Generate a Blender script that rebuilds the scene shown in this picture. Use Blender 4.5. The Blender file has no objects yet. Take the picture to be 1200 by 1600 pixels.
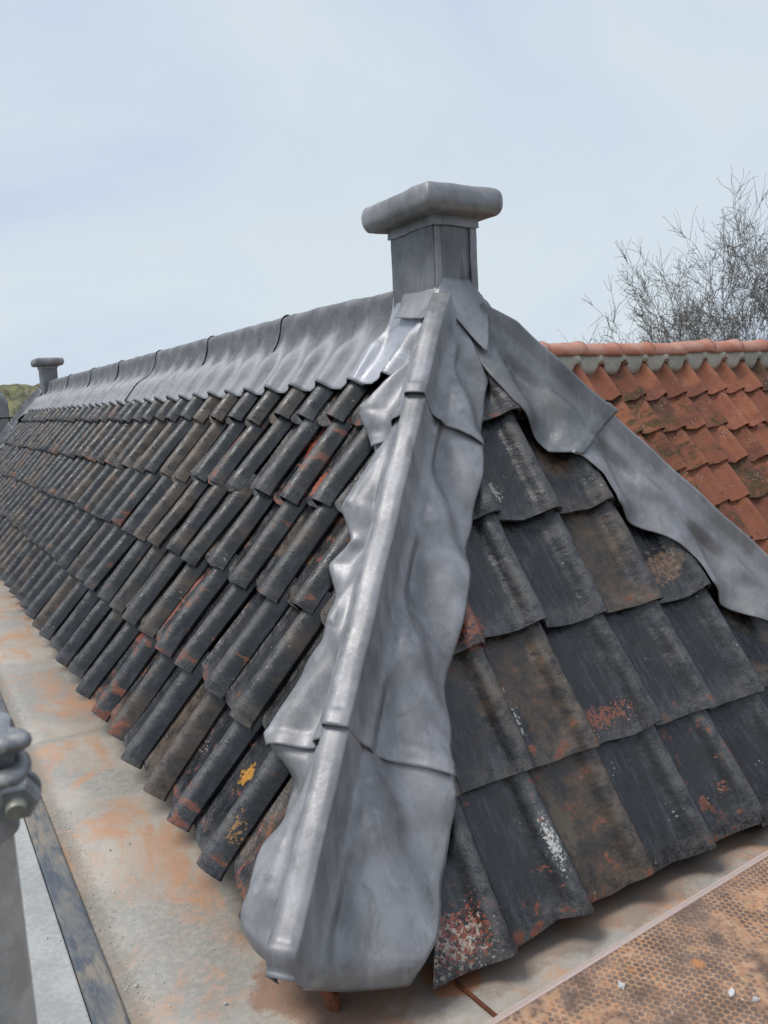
import bpy, bmesh, math, random
import numpy as np
from mathutils import Vector, Matrix, noise as mnoise
random.seed(7); rng = np.random.default_rng(7)
sc = bpy.context.scene
V3 = lambda *a: np.array(a, float)

# ------------------------------------------------------------------ camera
cam_d = bpy.data.cameras.new('camera'); cam = bpy.data.objects.new('camera', cam_d)
sc.collection.objects.link(cam); sc.camera = cam
CR, CU, CF = V3(.8551, -.5160, -.0512), V3(.1160, .0943, .9888), V3(.5053, .8517, -.1401)
CR = CR/np.linalg.norm(CR); CF = CF - CR*(CF@CR); CF /= np.linalg.norm(CF); CU = np.cross(CR, CF)
m = Matrix.Identity(4)
for i in range(3):
    m[i][0], m[i][1], m[i][2] = CR[i], CU[i], -CF[i]
m[0][3], m[1][3], m[2][3] = -.4892, -1.2438, 1.0175
cam.matrix_world = m
cam_d.sensor_fit = 'VERTICAL'; cam_d.sensor_height = 36; cam_d.lens = 36*1263.8/1600
cam_d.clip_start = .02; cam_d.clip_end = 3000
cam_d.dof.use_dof = True; cam_d.dof.focus_distance = 2.3; cam_d.dof.aperture_fstop = 13.0

# ------------------------------------------------------------------ sky and sun
SUN_EL, SUN_AZ = math.radians(64), math.radians(285)      # azimuth clockwise from +Y
world = bpy.data.worlds.new('World'); sc.world = world; world.use_nodes = True
nt = world.node_tree; nt.nodes.clear()
wo = nt.nodes.new('ShaderNodeOutputWorld'); bg = nt.nodes.new('ShaderNodeBackground')
sky = nt.nodes.new('ShaderNodeTexSky'); sky.sky_type = 'NISHITA'; sky.sun_disc = False
sky.sun_elevation = SUN_EL; sky.sun_rotation = SUN_AZ
tc = nt.nodes.new('ShaderNodeTexCoord'); mp = nt.nodes.new('ShaderNodeMapping')
mp.inputs['Scale'].default_value = (1.3, 1.3, 2.6); mp.inputs['Rotation'].default_value = (0.12, -.1, .5)
nz = nt.nodes.new('ShaderNodeTexNoise'); nz.inputs['Scale'].default_value = 1.15
nz.inputs['Detail'].default_value = 7; nz.inputs['Roughness'].default_value = .5; nz.inputs['Distortion'].default_value = .5
rp = nt.nodes.new('ShaderNodeValToRGB'); e = rp.color_ramp.elements
e[0].position = .38; e[0].color = (4.15, 4.75, 6.05, 1); e[1].position = .64; e[1].color = (5.2, 5.8, 6.25, 1)
k = rp.color_ramp.elements.new(.5); k.color = (4.7, 5.4, 6.3, 1)
mx = nt.nodes.new('ShaderNodeMix'); mx.data_type = 'RGBA'; mx.inputs['Factor'].default_value = .93
nt.links.new(tc.outputs['Generated'], mp.inputs[0]); nt.links.new(mp.outputs[0], nz.inputs[0])
nt.links.new(nz.outputs['Fac'], rp.inputs[0]); nt.links.new(sky.outputs[0], mx.inputs['A'])
nt.links.new(rp.outputs[0], mx.inputs['B']); nt.links.new(mx.outputs['Result'], bg.inputs[0])
bg.inputs[1].default_value = .1; nt.links.new(bg.outputs[0], wo.inputs[0])
sl = bpy.data.lights.new('sun', 'SUN'); sl.energy = 1.7; sl.angle = math.radians(22); sl.color = (1, .96, .9)
so = bpy.data.objects.new('sun', sl); sc.collection.objects.link(so)
sd = Vector((math.sin(SUN_AZ)*math.cos(SUN_EL), math.cos(SUN_AZ)*math.cos(SUN_EL), math.sin(SUN_EL)))
so.rotation_euler = (-sd).to_track_quat('-Z', 'Y').to_euler()
sc.view_settings.view_transform = 'Standard'; sc.view_settings.look = 'None'
sc.view_settings.exposure = 0.42; sc.view_settings.gamma = 1

# ------------------------------------------------------------------ helpers
def link(o, parent=None):
    sc.collection.objects.link(o)
    if parent: o.parent = parent
    return o
def thing(name, label, cat, loc=(0, 0, 0), group=None):
    o = bpy.data.objects.new(name, None); o.empty_display_size = .1; link(o); o.location = loc
    o['label'] = label; o['category'] = cat
    if group: o['group'] = group
    return o
def tag(o, label, cat, group=None):
    o['label'] = label; o['category'] = cat
    if group: o['group'] = group
    return o
def mesh_obj(name, verts, faces, mat, parent=None, smooth=True, attrs=None, solid=0, label=None, sharp=None):
    me = bpy.data.meshes.new(name)
    vs = np.asarray(verts, float)
    if parent is not None: vs = vs - np.array(parent_world(parent))
    me.from_pydata(vs.tolist(), [], [tuple(int(i) for i in f) for f in faces]); me.update()
    if attrs:
        for an, (ty, arr) in attrs.items():
            at = me.attributes.new(an, ty, 'POINT')
            arr = np.asarray(arr, np.float32)
            if ty == 'FLOAT_COLOR': arr = np.concatenate([arr, np.ones((len(arr), 1), np.float32)], 1); at.data.foreach_set('color', arr.ravel())
            else: at.data.foreach_set('vector', arr.ravel())
    me.polygons.foreach_set('use_smooth', [smooth]*len(me.polygons))
    if sharp:
        me.set_sharp_from_angle(angle=math.radians(sharp))
    me.materials.append(mat)
    o = link(bpy.data.objects.new(name, me), parent)
    if solid:
        md = o.modifiers.new('thickness', 'SOLIDIFY'); md.thickness = solid; md.offset = -1; md.use_even_offset = False
    if label: o['label'] = label
    return o
def parent_world(p):
    l = Vector(p.location); q = p.parent
    while q: l = l + q.location; q = q.parent
    return l
def grid_faces(nr, ncol, off=0, flip=False):
    f = []
    for i in range(nr-1):
        for j in range(ncol-1):
            a = off+i*ncol+j; q = (a, a+1, a+ncol+1, a+ncol)
            f.append(q[::-1] if flip else q)
    return f
def bm_obj(name, bm, mat, parent=None, smooth=False, sharp=None, label=None):
    vs = [v.co[:] for v in bm.verts]; bm.verts.index_update()
    fs = [[v.index for v in f.verts] for f in bm.faces]; bm.free()
    return mesh_obj(name, vs, fs, mat, parent, smooth, sharp=sharp, label=label)
def bm_box(bm, lo, hi, bev=0, mtx=None):
    r = bmesh.ops.create_cube(bm, size=1)
    M = Matrix.Translation([(a+b)/2 for a, b in zip(lo, hi)]) @ Matrix.Diagonal([b-a for a, b in zip(lo, hi)]+[1])
    bmesh.ops.transform(bm, matrix=M, verts=r['verts'])
    vs = r['verts']
    if bev:
        es = list({e for v in vs for e in v.link_edges})
        rr = bmesh.ops.bevel(bm, geom=es, offset=bev, segments=2, affect='EDGES', profile=.6)
        vs = list({v for f in rr['faces'] for v in f.verts} | {v for v in vs if v.is_valid})
    if mtx is not None: bmesh.ops.transform(bm, matrix=mtx, verts=[v for v in vs if v.is_valid])
def wob(P, sc_, amp, seed=0):
    return np.array([mnoise.noise(Vector((p[0]*sc_+seed, p[1]*sc_-seed, p[2]*sc_+2*seed)))*amp for p in P])

# ------------------------------------------------------------------ material helpers
class NT:
    def __init__(s, name):
        s.m = bpy.data.materials.new(name); s.m.use_nodes = True; s.t = s.m.node_tree; s.t.nodes.clear()
        s.out = s.t.nodes.new('ShaderNodeOutputMaterial'); s.p = s.t.nodes.new('ShaderNodeBsdfPrincipled')
        s.t.links.new(s.p.outputs[0], s.out.inputs[0])
    def set(s, n, key, v):
        if v is None: return
        i = n.inputs[key]
        if isinstance(v, bpy.types.NodeSocket): s.t.links.new(v, i)
        elif hasattr(i.default_value, '__len__') and not hasattr(v, '__len__'): i.default_value = [v]*len(i.default_value)
        elif hasattr(v, '__len__') and len(v) == 3 and len(i.default_value) == 4: i.default_value = (*v, 1)
        else: i.default_value = v
    def coord(s, k='Object'): return s.t.nodes.new('ShaderNodeTexCoord').outputs[k]
    def pos(s): return s.t.nodes.new('ShaderNodeNewGeometry').outputs['Position']
    def attr(s, nm, o='Vector'):
        n = s.t.nodes.new('ShaderNodeAttribute'); n.attribute_name = nm; return n.outputs[o]
    def map(s, v, scale=(1, 1, 1), loc=(0, 0, 0), rot=(0, 0, 0)):
        n = s.t.nodes.new('ShaderNodeMapping'); s.set(n, 0, v); s.set(n, 'Scale', scale); s.set(n, 'Location', loc); s.set(n, 'Rotation', rot); return n.outputs[0]
    def noise(s, v, scale=5, detail=4, rough=.5, dist=0, o='Fac'):
        n = s.t.nodes.new('ShaderNodeTexNoise'); s.set(n, 0, v); s.set(n, 'Scale', scale); s.set(n, 'Detail', detail); s.set(n, 'Roughness', rough); s.set(n, 'Distortion', dist); return n.outputs[o]
    def vor(s, v, scale=5, feature='F1', rnd=1, o='Distance'):
        n = s.t.nodes.new('ShaderNodeTexVoronoi'); n.feature = feature; s.set(n, 0, v); s.set(n, 'Scale', scale); s.set(n, 'Randomness', rnd); return n.outputs[o]
    def ss(s, v, a, b, lo=0, hi=1):
        n = s.t.nodes.new('ShaderNodeMapRange'); n.interpolation_type = 'SMOOTHSTEP'
        s.set(n, 0, v); s.set(n, 1, a); s.set(n, 2, b); s.set(n, 3, lo); s.set(n, 4, hi); return n.outputs[0]
    def m2(s, op, a, b=None, c=None):
        n = s.t.nodes.new('ShaderNodeMath'); n.operation = op; s.set(n, 0, a); s.set(n, 1, b)
        if c is not None: s.set(n, 2, c)
        return n.outputs[0]
    def vm(s, op, a, b=None, o=0):
        n = s.t.nodes.new('ShaderNodeVectorMath'); n.operation = op; s.set(n, 0, a)
        if b is not None: s.set(n, 1, b)
        return n.outputs[o]
    def mix(s, f, a, b, mode='MIX'):
        n = s.t.nodes.new('ShaderNodeMix'); n.data_type = 'RGBA'; n.blend_type = mode; s.set(n, 0, f); s.set(n, 'A', a); s.set(n, 'B', b); return n.outputs['Result']
    def sep(s, v):
        n = s.t.nodes.new('ShaderNodeSeparateXYZ'); s.set(n, 0, v); return n.outputs
    def comb(s, x, y, z=0):
        n = s.t.nodes.new('ShaderNodeCombineXYZ'); s.set(n, 0, x); s.set(n, 1, y); s.set(n, 2, z); return n.outputs[0]
    def bump(s, h, dist=.002, strength=1, nrm=None):
        n = s.t.nodes.new('ShaderNodeBump'); s.set(n, 'Height', h); n.inputs['Distance'].default_value = dist; n.inputs['Strength'].default_value = strength
        if nrm is not None: s.set(n, 'Normal', nrm)
        return n.outputs[0]
    def done(s, col, rough=.6, bump=None, metal=0, spec=.5):
        s.set(s.p, 'Base Color', col); s.set(s.p, 'Roughness', rough); s.set(s.p, 'Metallic', metal); s.set(s.p, 'Specular IOR Level', spec)
        if bump is not None: s.set(s.p, 'Normal', bump)
        return s.m
    def spot(s, c, r, pos, warp=None, axis=None):
        """mask of a stain round a world point (r: radii)"""
        d = s.vm('SUBTRACT', pos, c); d = s.vm('DIVIDE', d, r); l = s.vm('LENGTH', d, o=1)
        if warp is not None: l = s.m2('ADD', l, warp)
        return s.ss(l, .75, 1.0, 1, 0)

# --- glazed black tiles
def tile_material():
    n = NT('black_glazed_tile'); tp = n.attr('tpos'); tr = n.sep(n.attr('trand')); tl = n.sep(n.attr('tlocal')); pos = n.pos()
    st = n.map(tp, (1, .16, 1))
    big = n.noise(tp, 7, 5, .55, .4); mid = n.noise(tp, 22, 8, .66); fine = n.noise(tp, 110, 8, .72); strk = n.noise(st, 75, 6, .65)
    grime = n.noise(tp, 300, 4, .7)
    base = n.mix(tr[0], (.005, .0055, .0075), (.010, .009, .0085))
    base = n.mix(n.ss(strk, .46, .74), base, (.042, .045, .056))  # blue-grey streaks, also carrying bluish sky highlights painted into the pans
    br = n.m2('ADD', n.m2('MULTIPLY', n.m2('SUBTRACT', tr[1], .55), .55), big)
    base = n.mix(n.ss(br, .53, .70, 0, .85), base, n.mix(n.ss(mid, .35, .65), (.024, .016, .010), (.095, .058, .030)))
    base = n.mix(n.m2('MULTIPLY', n.ss(fine, .5, .78), .35), base, (.11, .105, .10))
    # crest and nose worn to a grittier grey, with lit roll tops painted in
    crest = n.ss(tl[2], .6, 1.0); nose = n.ss(tl[1], .09, .0)
    wear_light = n.m2('MULTIPLY', n.m2('MAXIMUM', crest, nose), n.ss(n.m2('ADD', n.m2('MULTIPLY', grime, .5), n.m2('MULTIPLY', mid, .5)), .42, .58))
    base = n.mix(n.m2('MULTIPLY', wear_light, .5), base, n.mix(tr[1], (.175, .175, .18), (.165, .14, .12)))
    # bare terracotta where the glaze has flaked off
    ch = n.m2('ADD', mid, n.m2('MULTIPLY', n.m2('SUBTRACT', tr[2], .6), .18))
    ch = n.m2('ADD', ch, n.m2('MULTIPLY', nose, .055)); ch = n.m2('ADD', ch, n.m2('MULTIPLY', n.m2('SUBTRACT', fine, .5), .14))
    chip = n.ss(ch, .640, .675)
    base = n.mix(n.m2('MULTIPLY', chip, .85), base, n.mix(n.ss(fine, .35, .65), (.11, .035, .02), (.27, .08, .035)))
    # whole-edge flakes on some tiles: long red slots beside the roll
    slot = n.m2('MULTIPLY', n.ss(tr[2], .955, .96), n.m2('MULTIPLY', n.ss(tl[0], .04, .07), n.ss(tl[0], .22, .17)))
    slot = n.m2('MULTIPLY', slot, n.ss(n.noise(st, 22, 4, .65), .50, .53))
    base = n.mix(n.m2('MULTIPLY', slot, .9), base, (.30, .062, .028))
    # lichen specks
    sp = n.m2('MULTIPLY', n.ss(n.vor(tp, 95), .26, .16), n.ss(n.noise(tp, 9, 3, .6), .60, .68))
    base = n.mix(n.m2('MULTIPLY', sp, .8), base, (.40, .38, .32))
    w = n.m2('MULTIPLY', n.m2('SUBTRACT', n.noise(pos, 45, 6, .7), .5), 2.6)
    w2 = n.m2('MULTIPLY', n.m2('SUBTRACT', n.noise(pos, 110, 6, .7), .5), 3.6)
    def s(c, r, col, ww=w, f=.95):
        nonlocal base
        base = n.mix(n.m2('MULTIPLY', n.spot(c, r, pos, ww), f), base, col)
    s((.118, .525, .152), (.042, .03, .045), n.mix(n.ss(fine, .4, .6), (.40, .18, .02), (.62, .30, .04)))
    s((1.376, .323, .5), (.075, .05, .07), n.mix(n.ss(fine, .45, .55), (.07, .045, .028), (.20, .12, .075)))
    s((1.09, .404, .625), (.022, .02, .02), (.5, .25, .03)); s((.71, .038, .059), (.035, .06, .085), (.10, .072, .042))
    s((.683, .175, .27), (.022, .09, .13), (.5, .5, .46), n.m2('ADD', w2, .35), .8); s((.63, .01, .02), (.018, .07, .10), (.55, .55, .52), n.m2('ADD', w2, .3), .85)
    s((.35, -.03, -.05), (.13, .10, .10), (.28, .07, .04), n.m2('ADD', w2, .55)); s((.33, -.035, -.06), (.16, .10, .10), (.5, .46, .38), n.m2('ADD', n.m2('MULTIPLY', n.m2('SUBTRACT', n.noise(pos, 80, 7, .8), .5), 5.5), .75), .8)
    s((.06, .37, .085), (.05, .03, .06), (.38, .2, .06), n.m2('ADD', w2, .45)); s((.119, .88, .154), (.03, .02, .035), (.20, .13, .07))
    s((.923, .135, .209), (.10, .035, .035), (.24, .075, .035), n.m2('ADD', w2, .1)); s((.646, .29, .449), (.045, .05, .06), (.26, .08, .04), w2)
    s((.9, .491, .761), (.03, .05, .07), (.42, .40, .34), n.m2('ADD', w2, .35)); s((.609, 1.004, .785), (.05, .018, .06), (.33, .09, .045), w)
    rgh = n.ss(n.m2('ADD', mid, n.m2('MULTIPLY', wear_light, .4)), .35, .75, .20, .52)
    h = n.m2('ADD', n.m2('MULTIPLY', grime, .2), n.m2('ADD', n.m2('MULTIPLY', fine, .8), n.m2('MULTIPLY', strk, .6)))
    b = n.bump(h, .0032, .5); b = n.bump(n.noise(tp, 12, 3, .5), .012, .6, b)
    return n.done(base, rgh, b, 0, .7)
M_TILE = tile_material()

def orange_material():
    n = NT('orange_clay_tile'); tp = n.attr('tpos'); tr = n.sep(n.attr('trand')); tl = n.sep(n.attr('tlocal'))
    mid = n.noise(tp, 16, 7, .65); fine = n.noise(tp, 70, 7, .7); big = n.noise(tp, 6, 4)
    c = n.mix(tr[0], (.19, .072, .042), (.35, .135, .074)); c = n.mix(n.ss(big, .4, .65), c, n.mix(tr[1], (.11, .05, .038), (.28, .098, .064)))
    c = n.mix(n.m2('MULTIPLY', n.ss(fine, .45, .7), .6), c, (.16, .075, .05))
    dk = n.m2('ADD', mid, n.m2('MULTIPLY', n.m2('SUBTRACT', tr[2], .55), .35))
    c = n.mix(n.m2('MULTIPLY', n.ss(dk, .53, .66), .85), c, n.mix(n.ss(fine, .4, .6), (.045, .035, .022), (.12, .085, .04)))
    sp = n.m2('MULTIPLY', n.ss(n.vor(tp, 70), .30, .18), n.ss(n.noise(tp, 10, 3), .55, .66))
    c = n.mix(n.m2('MULTIPLY', sp, .8), c, (.48, .40, .34))
    return n.done(c, .82, n.bump(n.m2('ADD', fine, mid), .008, .7), 0, .3)
M_ORANGE = orange_material()

def lead_material(name, dark=(.18, .178, .184), light=(.365, .362, .376), rough=(.40, .56)):
    n = NT(name); p = n.pos()
    a = n.noise(p, 5, 5, .6, .6); b = n.noise(n.map(p, (1, 1, .35)), 16, 6, .6, .3); f = n.noise(p, 140, 6, .7)
    st = n.noise(n.map(p, (1.0, 1.0, .12), rot=(.5, .4, 0)), 60, 4, .6)
    v = n.m2('ADD', n.m2('MULTIPLY', a, .6), n.m2('MULTIPLY', b, .45))
    c = n.mix(n.ss(v, .34, .72), dark, light)
    c = n.mix(n.m2('MULTIPLY', n.ss(st, .5, .75), .22), c, (.50, .51, .55))
    c = n.mix(n.m2('MULTIPLY', n.ss(n.noise(p, 9, 6, .65, 1.2), .57, .74), .5), c, (.125, .122, .122))
    sm = n.m2('MULTIPLY', n.ss(n.noise(p, 3.1, 5, .65, .8), .54, .68), .6)
    c = n.mix(sm, c, (.20, .195, .185))
    r = n.ss(n.m2('ADD', n.m2('MULTIPLY', b, .7), n.m2('MULTIPLY', f, .3)), .35, .65, rough[0], rough[1])
    bm = n.bump(n.m2('ADD', n.m2('MULTIPLY', f, .22), n.m2('MULTIPLY', b, .6)), .003, .3)
    bm = n.bump(n.noise(p, 20, 3, .5, .5), .006, .22, bm)
    return n.done(c, r, bm, .4, .45)
M_LEAD = lead_material('sheet_lead')
M_LEAD_DK = lead_material('weathered_lead', (.12, .123, .13), (.25, .255, .265), (.42, .62))
M_LEAD_BR = lead_material('bright_lead', (.36, .37, .41), (.52, .53, .57), (.42, .58))

def ridge_lead_material():
    n = NT('ridge_lead'); p = n.pos(); q = n.sep(p)
    a = n.noise(p, 7, 5, .6, .4); f = n.noise(p, 140, 6, .7); st = n.noise(n.map(p, (.3, 1, .25)), 26, 5, .65, .2)
    c = n.mix(n.ss(a, .35, .65), (.25, .253, .268), (.335, .34, .36))
    # upstand band: darker horizon reflection painted in, with old oxide dripping from its lower edge
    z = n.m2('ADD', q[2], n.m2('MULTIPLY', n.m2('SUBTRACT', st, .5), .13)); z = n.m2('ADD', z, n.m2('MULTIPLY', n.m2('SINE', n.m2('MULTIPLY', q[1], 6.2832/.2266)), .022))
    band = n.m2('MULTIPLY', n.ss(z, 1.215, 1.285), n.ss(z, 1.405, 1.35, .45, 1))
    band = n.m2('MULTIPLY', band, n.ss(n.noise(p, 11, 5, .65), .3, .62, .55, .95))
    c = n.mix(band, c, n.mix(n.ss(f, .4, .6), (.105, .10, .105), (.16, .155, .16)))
    bm = n.bump(n.m2('ADD', n.m2('MULTIPLY', f, .3), a), .004, .5); bm = n.bump(n.noise(p, 18, 3), .010, .4, bm)
    return n.done(c, n.ss(a, .3, .7, .5, .66), bm, .25, .45)
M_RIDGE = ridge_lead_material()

def floor_material():
    n = NT('gutter_lining'); p = n.pos()
    a = n.noise(p, 2.2, 6, .6, .5); b = n.noise(n.map(p, (2.2, .9, 1)), 4, 8, .7, .8); f = n.noise(p, 60, 8, .75); g = n.noise(p, 260, 4, .7)
    c = n.mix(n.ss(a, .38, .62), (.31, .29, .255), (.46, .40, .33)); c = n.mix(n.ss(b, .5, .72, 0, .5), c, (.27, .29, .30))
    c = n.mix(n.m2('MULTIPLY', n.ss(f, .4, .7), .55), c, (.50, .48, .45))
    o = n.noise(n.map(p, (1.6, .8, 1), (3, 1, 0)), 3.2, 9, .68, .7)
    c = n.mix(n.m2('MULTIPLY', n.ss(n.m2('ADD', o, n.m2('MULTIPLY', n.m2('SUBTRACT', f, .5), .35)), .47, .66), .8), c, (.52, .27, .145))
    w = n.m2('MULTIPLY', n.m2('SUBTRACT', n.noise(p, 9, 6, .7), .5), 1.8)
    c = n.mix(n.m2('MULTIPLY', n.spot((.13, .10, -.15), (.16, .16, .1), p, w), .6), c, (.28, .115, .05))
    c = n.mix(n.m2('MULTIPLY', n.spot((.75, .0, -.15), (.9, .11, .1), p, w), .45), c, (.20, .12, .085))
    c = n.mix(n.m2('MULTIPLY', n.spot((.35, .0, -.15), (.06, .08, .1), p, w), .7), c, (.42, .15, .05))
    c = n.mix(n.m2('MULTIPLY', n.ss(g, .55, .75), .3), c, (.2, .19, .17))
    tm = n.m2('ABSOLUTE', n.m2('SUBTRACT', n.noise(n.map(p, (1, .5, 1), (7, 2, 1)), 5, 5, .6, .4), .5))
    c = n.mix(n.m2('MULTIPLY', n.ss(tm, .016, .0), .10), c, (.19, .15, .115))
    q = n.sep(p); silt = n.m2('ADD', n.m2('ABSOLUTE', n.m2('ADD', q[0], .215)), n.m2('MULTIPLY', n.m2('SUBTRACT', f, .5), .09))
    c = n.mix(n.m2('MULTIPLY', n.ss(silt, .035, .0), .6), c, (.24, .21, .175))
    c = n.mix(n.m2('MULTIPLY', n.m2('MULTIPLY', n.ss(n.vor(p, 60), .14, .06), n.ss(n.noise(p, 6, 3), .5, .6)), .8), c, (.10, .085, .07))
    return n.done(c, n.ss(f, .3, .7, .45, .75), n.bump(n.m2('ADD', n.m2('MULTIPLY', f, .6), n.m2('MULTIPLY', g, .25)), .003, .6), 0, .4)
M_FLOOR = floor_material()

def stone_material(name, a, b, sc1=30, bump=.003, rough=.8):
    n = NT(name); p = n.pos(); f = n.noise(p, sc1, 8, .72); g = n.noise(p, 5, 5, .6)
    c = n.mix(n.ss(n.m2('ADD', n.m2('MULTIPLY', f, .5), n.m2('MULTIPLY', g, .5)), .4, .6), a, b)
    return n.done(c, rough, n.bump(f, bump, .7), 0, .35)
M_STONE = stone_material('pale_render', (.34, .345, .34), (.46, .465, .45), 90, .002)
M_SOIL = stone_material('ground_earth', (.05, .06, .03), (.10, .10, .06), 3)
M_DARKWOOD = stone_material('dark_underlay', (.02, .016, .013), (.05, .035, .025), 30)
M_MORTAR = stone_material('grey_mortar', (.32, .31, .25), (.44, .41, .34), 25, .008)
M_CHIP = stone_material('lead_offcut', (.42, .41, .38), (.68, .67, .64), 50)
M_TERRA = stone_material('broken_terracotta', (.10, .035, .02), (.28, .09, .035), 60, .01)

def strip_material():
    n = NT('weathered_strip'); p = n.pos(); q = n.map(p, (1, .35, 1), rot=(0, 0, .5))
    a = n.noise(q, 20, 7, .7, .3); b = n.noise(n.map(p, (1, .12, 1), rot=(0, 0, .35)), 90, 6, .7, .2); g = n.noise(p, 5, 4, .6)
    c = n.mix(n.ss(a, .4, .6), (.085, .10, .125), (.17, .17, .165))
    c = n.mix(n.ss(n.m2('ADD', n.m2('MULTIPLY', b, .5), n.m2('MULTIPLY', g, .55)), .50, .62, 0, .75), c, (.30, .25, .19))
    return n.done(c, .6, n.bump(n.m2('ADD', a, b), .003, .6), 0, .4)
M_STRIP = strip_material()

def galv_material(name, a, b, rough=(.4, .65), metal=.6):
    n = NT(name); p = n.pos(); f = n.noise(p, 40, 6, .7); g = n.noise(p, 160, 4, .6); l = n.noise(p, 12, 5, .6)
    c = n.mix(n.ss(f, .35, .65), a, b); c = n.mix(n.m2('MULTIPLY', n.ss(l, .62, .66), .7), c, (.5, .47, .43))
    c = n.mix(n.m2('MULTIPLY', n.ss(n.noise(p, 22, 6, .7), .64, .7), .6), c, (.16, .11, .09))
    return n.done(c, n.ss(f, .3, .7, *rough), n.bump(g, .001, .6), metal, .5)
M_TUBE = galv_material('galvanised_tube', (.34, .32, .30), (.47, .45, .43), metal=.05)
M_CLAMP = galv_material('cast_steel', (.19, .195, .205), (.31, .315, .33), metal=.5)
M_BOLT = galv_material('plated_bolt', (.25, .24, .20), (.35, .34, .29), metal=.5)

def ply_material():
    n = NT('mesh_faced_plywood'); p = n.coord('Object'); q = n.vm('MULTIPLY', p, (1, 1, 0))
    S = 1/.0125
    q1 = n.vm('SCALE', q); q1.node.inputs['Scale'].default_value = S
    q1 = n.vm('ADD', q1, n.vm('MULTIPLY', n.noise(p, 30, 3, .5, o='Color'), (.25, .25, 0)))
    q1 = n.vm('ADD', q1, (500, 500*1.732, 0))
    R_ = (1, 1.732, 1)
    a = n.vm('SUBTRACT', n.vm('MODULO', q1, R_), (.5, .866, 0)); b = n.vm('SUBTRACT', n.vm('MODULO', n.vm('ADD', q1, (.5, .866, 0)), R_), (.5, .866, 0))
    za = n.vm('MULTIPLY', a, (1, 1, 0)); zb = n.vm('MULTIPLY', b, (1, 1, 0))
    d = n.m2('MINIMUM', n.vm('LENGTH', za, o=1), n.vm('LENGTH', zb, o=1))
    wr = n.ss(n.noise(p, 8, 6, .7, .8), .40, .56); d = n.m2('ADD', n.m2('MULTIPLY', d, wr), n.m2('MULTIPLY', n.m2('SUBTRACT', 1, wr), n.noise(p, 55, 6, .7)))
    big = n.noise(p, 5, 6, .65, .4); f = n.noise(p, 60, 7, .7); g = n.noise(p, 14, 6, .7)
    base = n.mix(n.ss(g, .35, .65), (.13, .088, .068), (.235, .165, .13))
    dust = n.m2('MULTIPLY', n.ss(n.m2('ADD', n.m2('MULTIPLY', big, .6), n.m2('MULTIPLY', g, .4)), .40, .58), n.m2('ADD', n.m2('MULTIPLY', n.ss(d, .30, .46), .8), n.ss(g, .52, .66, 0, .35)))
    c = n.mix(n.m2('MULTIPLY', dust, .9), base, n.mix(n.ss(f, .4, .6), (.50, .25, .13), (.58, .36, .22)))
    c = n.mix(n.m2('MULTIPLY', n.ss(n.m2('ADD', g, n.m2('MULTIPLY', n.m2('SUBTRACT', f, .5), .4)), .58, .70), .7), c, (.40, .22, .12))
    c = n.mix(n.m2('MULTIPLY', n.ss(n.vor(p, 9), .16, .08), .85), c, (.55, .24, .09))
    c = n.mix(n.m2('MULTIPLY', n.ss(n.vor(n.map(p, loc=(3, 2, 0)), 30), .07, .03), .8), c, (.6, .56, .5))
    h = n.m2('ADD', n.ss(d, .32, .46), n.m2('MULTIPLY', f, .5))
    return n.done(c, .62, n.bump(h, .0016, .8), 0, .35)
M_PLY = ply_material()
def ply_edge():
    n = NT('plywood_edge'); p = n.coord('Object'); s = n.sep(p)
    t = n.m2('ADD', n.m2('MULTIPLY', s[1], 1), n.m2('MULTIPLY', s[2], -1))
    lay = n.noise(n.comb(n.m2('MULTIPLY', s[0], .4), n.m2('MULTIPLY', t, 260), 0), 1, 3, .7); f = n.noise(p, 120, 5, .7)
    c = n.mix(n.ss(lay, .4, .6), (.34, .21, .18), (.66, .58, .53)); c = n.mix(n.ss(f, .45, .75, 0, .5), c, (.3, .22, .18))
    return n.done(c, .8, n.bump(lay, .002, .6), 0, .3)
M_PLYEDGE = ply_edge()
def brick_material():
    n = NT('brick'); c = n.coord('Object'); b = n.t.nodes.new('ShaderNodeTexBrick'); s = n.sep(c)
    n.set(b, 0, n.comb(n.m2('ADD', s[0], s[1]), s[2])); n.set(b, 'Scale', 1); b.inputs['Brick Width'].default_value = .22; b.inputs['Row Height'].default_value = .065; b.inputs['Mortar Size'].default_value = .006
    n.set(b, 'Color1', (.25, .09, .06)); n.set(b, 'Color2', (.33, .14, .09)); n.set(b, 'Mortar', (.35, .33, .3))
    return n.done(b.outputs[0], .85)
M_BRICK = brick_material()
M_BARK = stone_material('bare_bark', (.14, .125, .115), (.24, .22, .20), 8, .01)
def mossy():
    n = NT('mossy_tiles'); p = n.pos(); a = n.noise(p, 2.5, 8, .72, .5); f = n.noise(p, 12, 6, .7)
    c = n.mix(n.ss(a, .42, .6), (.12, .12, .08), (.26, .25, .12)); c = n.mix(n.ss(f, .5, .7, 0, .8), c, (.35, .33, .24))
    return n.done(c, .9, n.bump(f, .03, .8), 0, .2)
M_MOSS = mossy()

# ------------------------------------------------------------------ main roof geometry (metres; near corner of the eaves is the origin)
A_, B_ = .9108, .9976                       # pitches of the long slopes and the hip ends
W = 1.0246; H = W*math.tan(A_); DD = H/math.tan(B_); YL = 9.30   # half width, height, hip depth, overall length
FLOOR = -.15
ca, sa, cb, sb = math.cos(A_), math.sin(A_), math.cos(B_), math.sin(B_)

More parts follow.
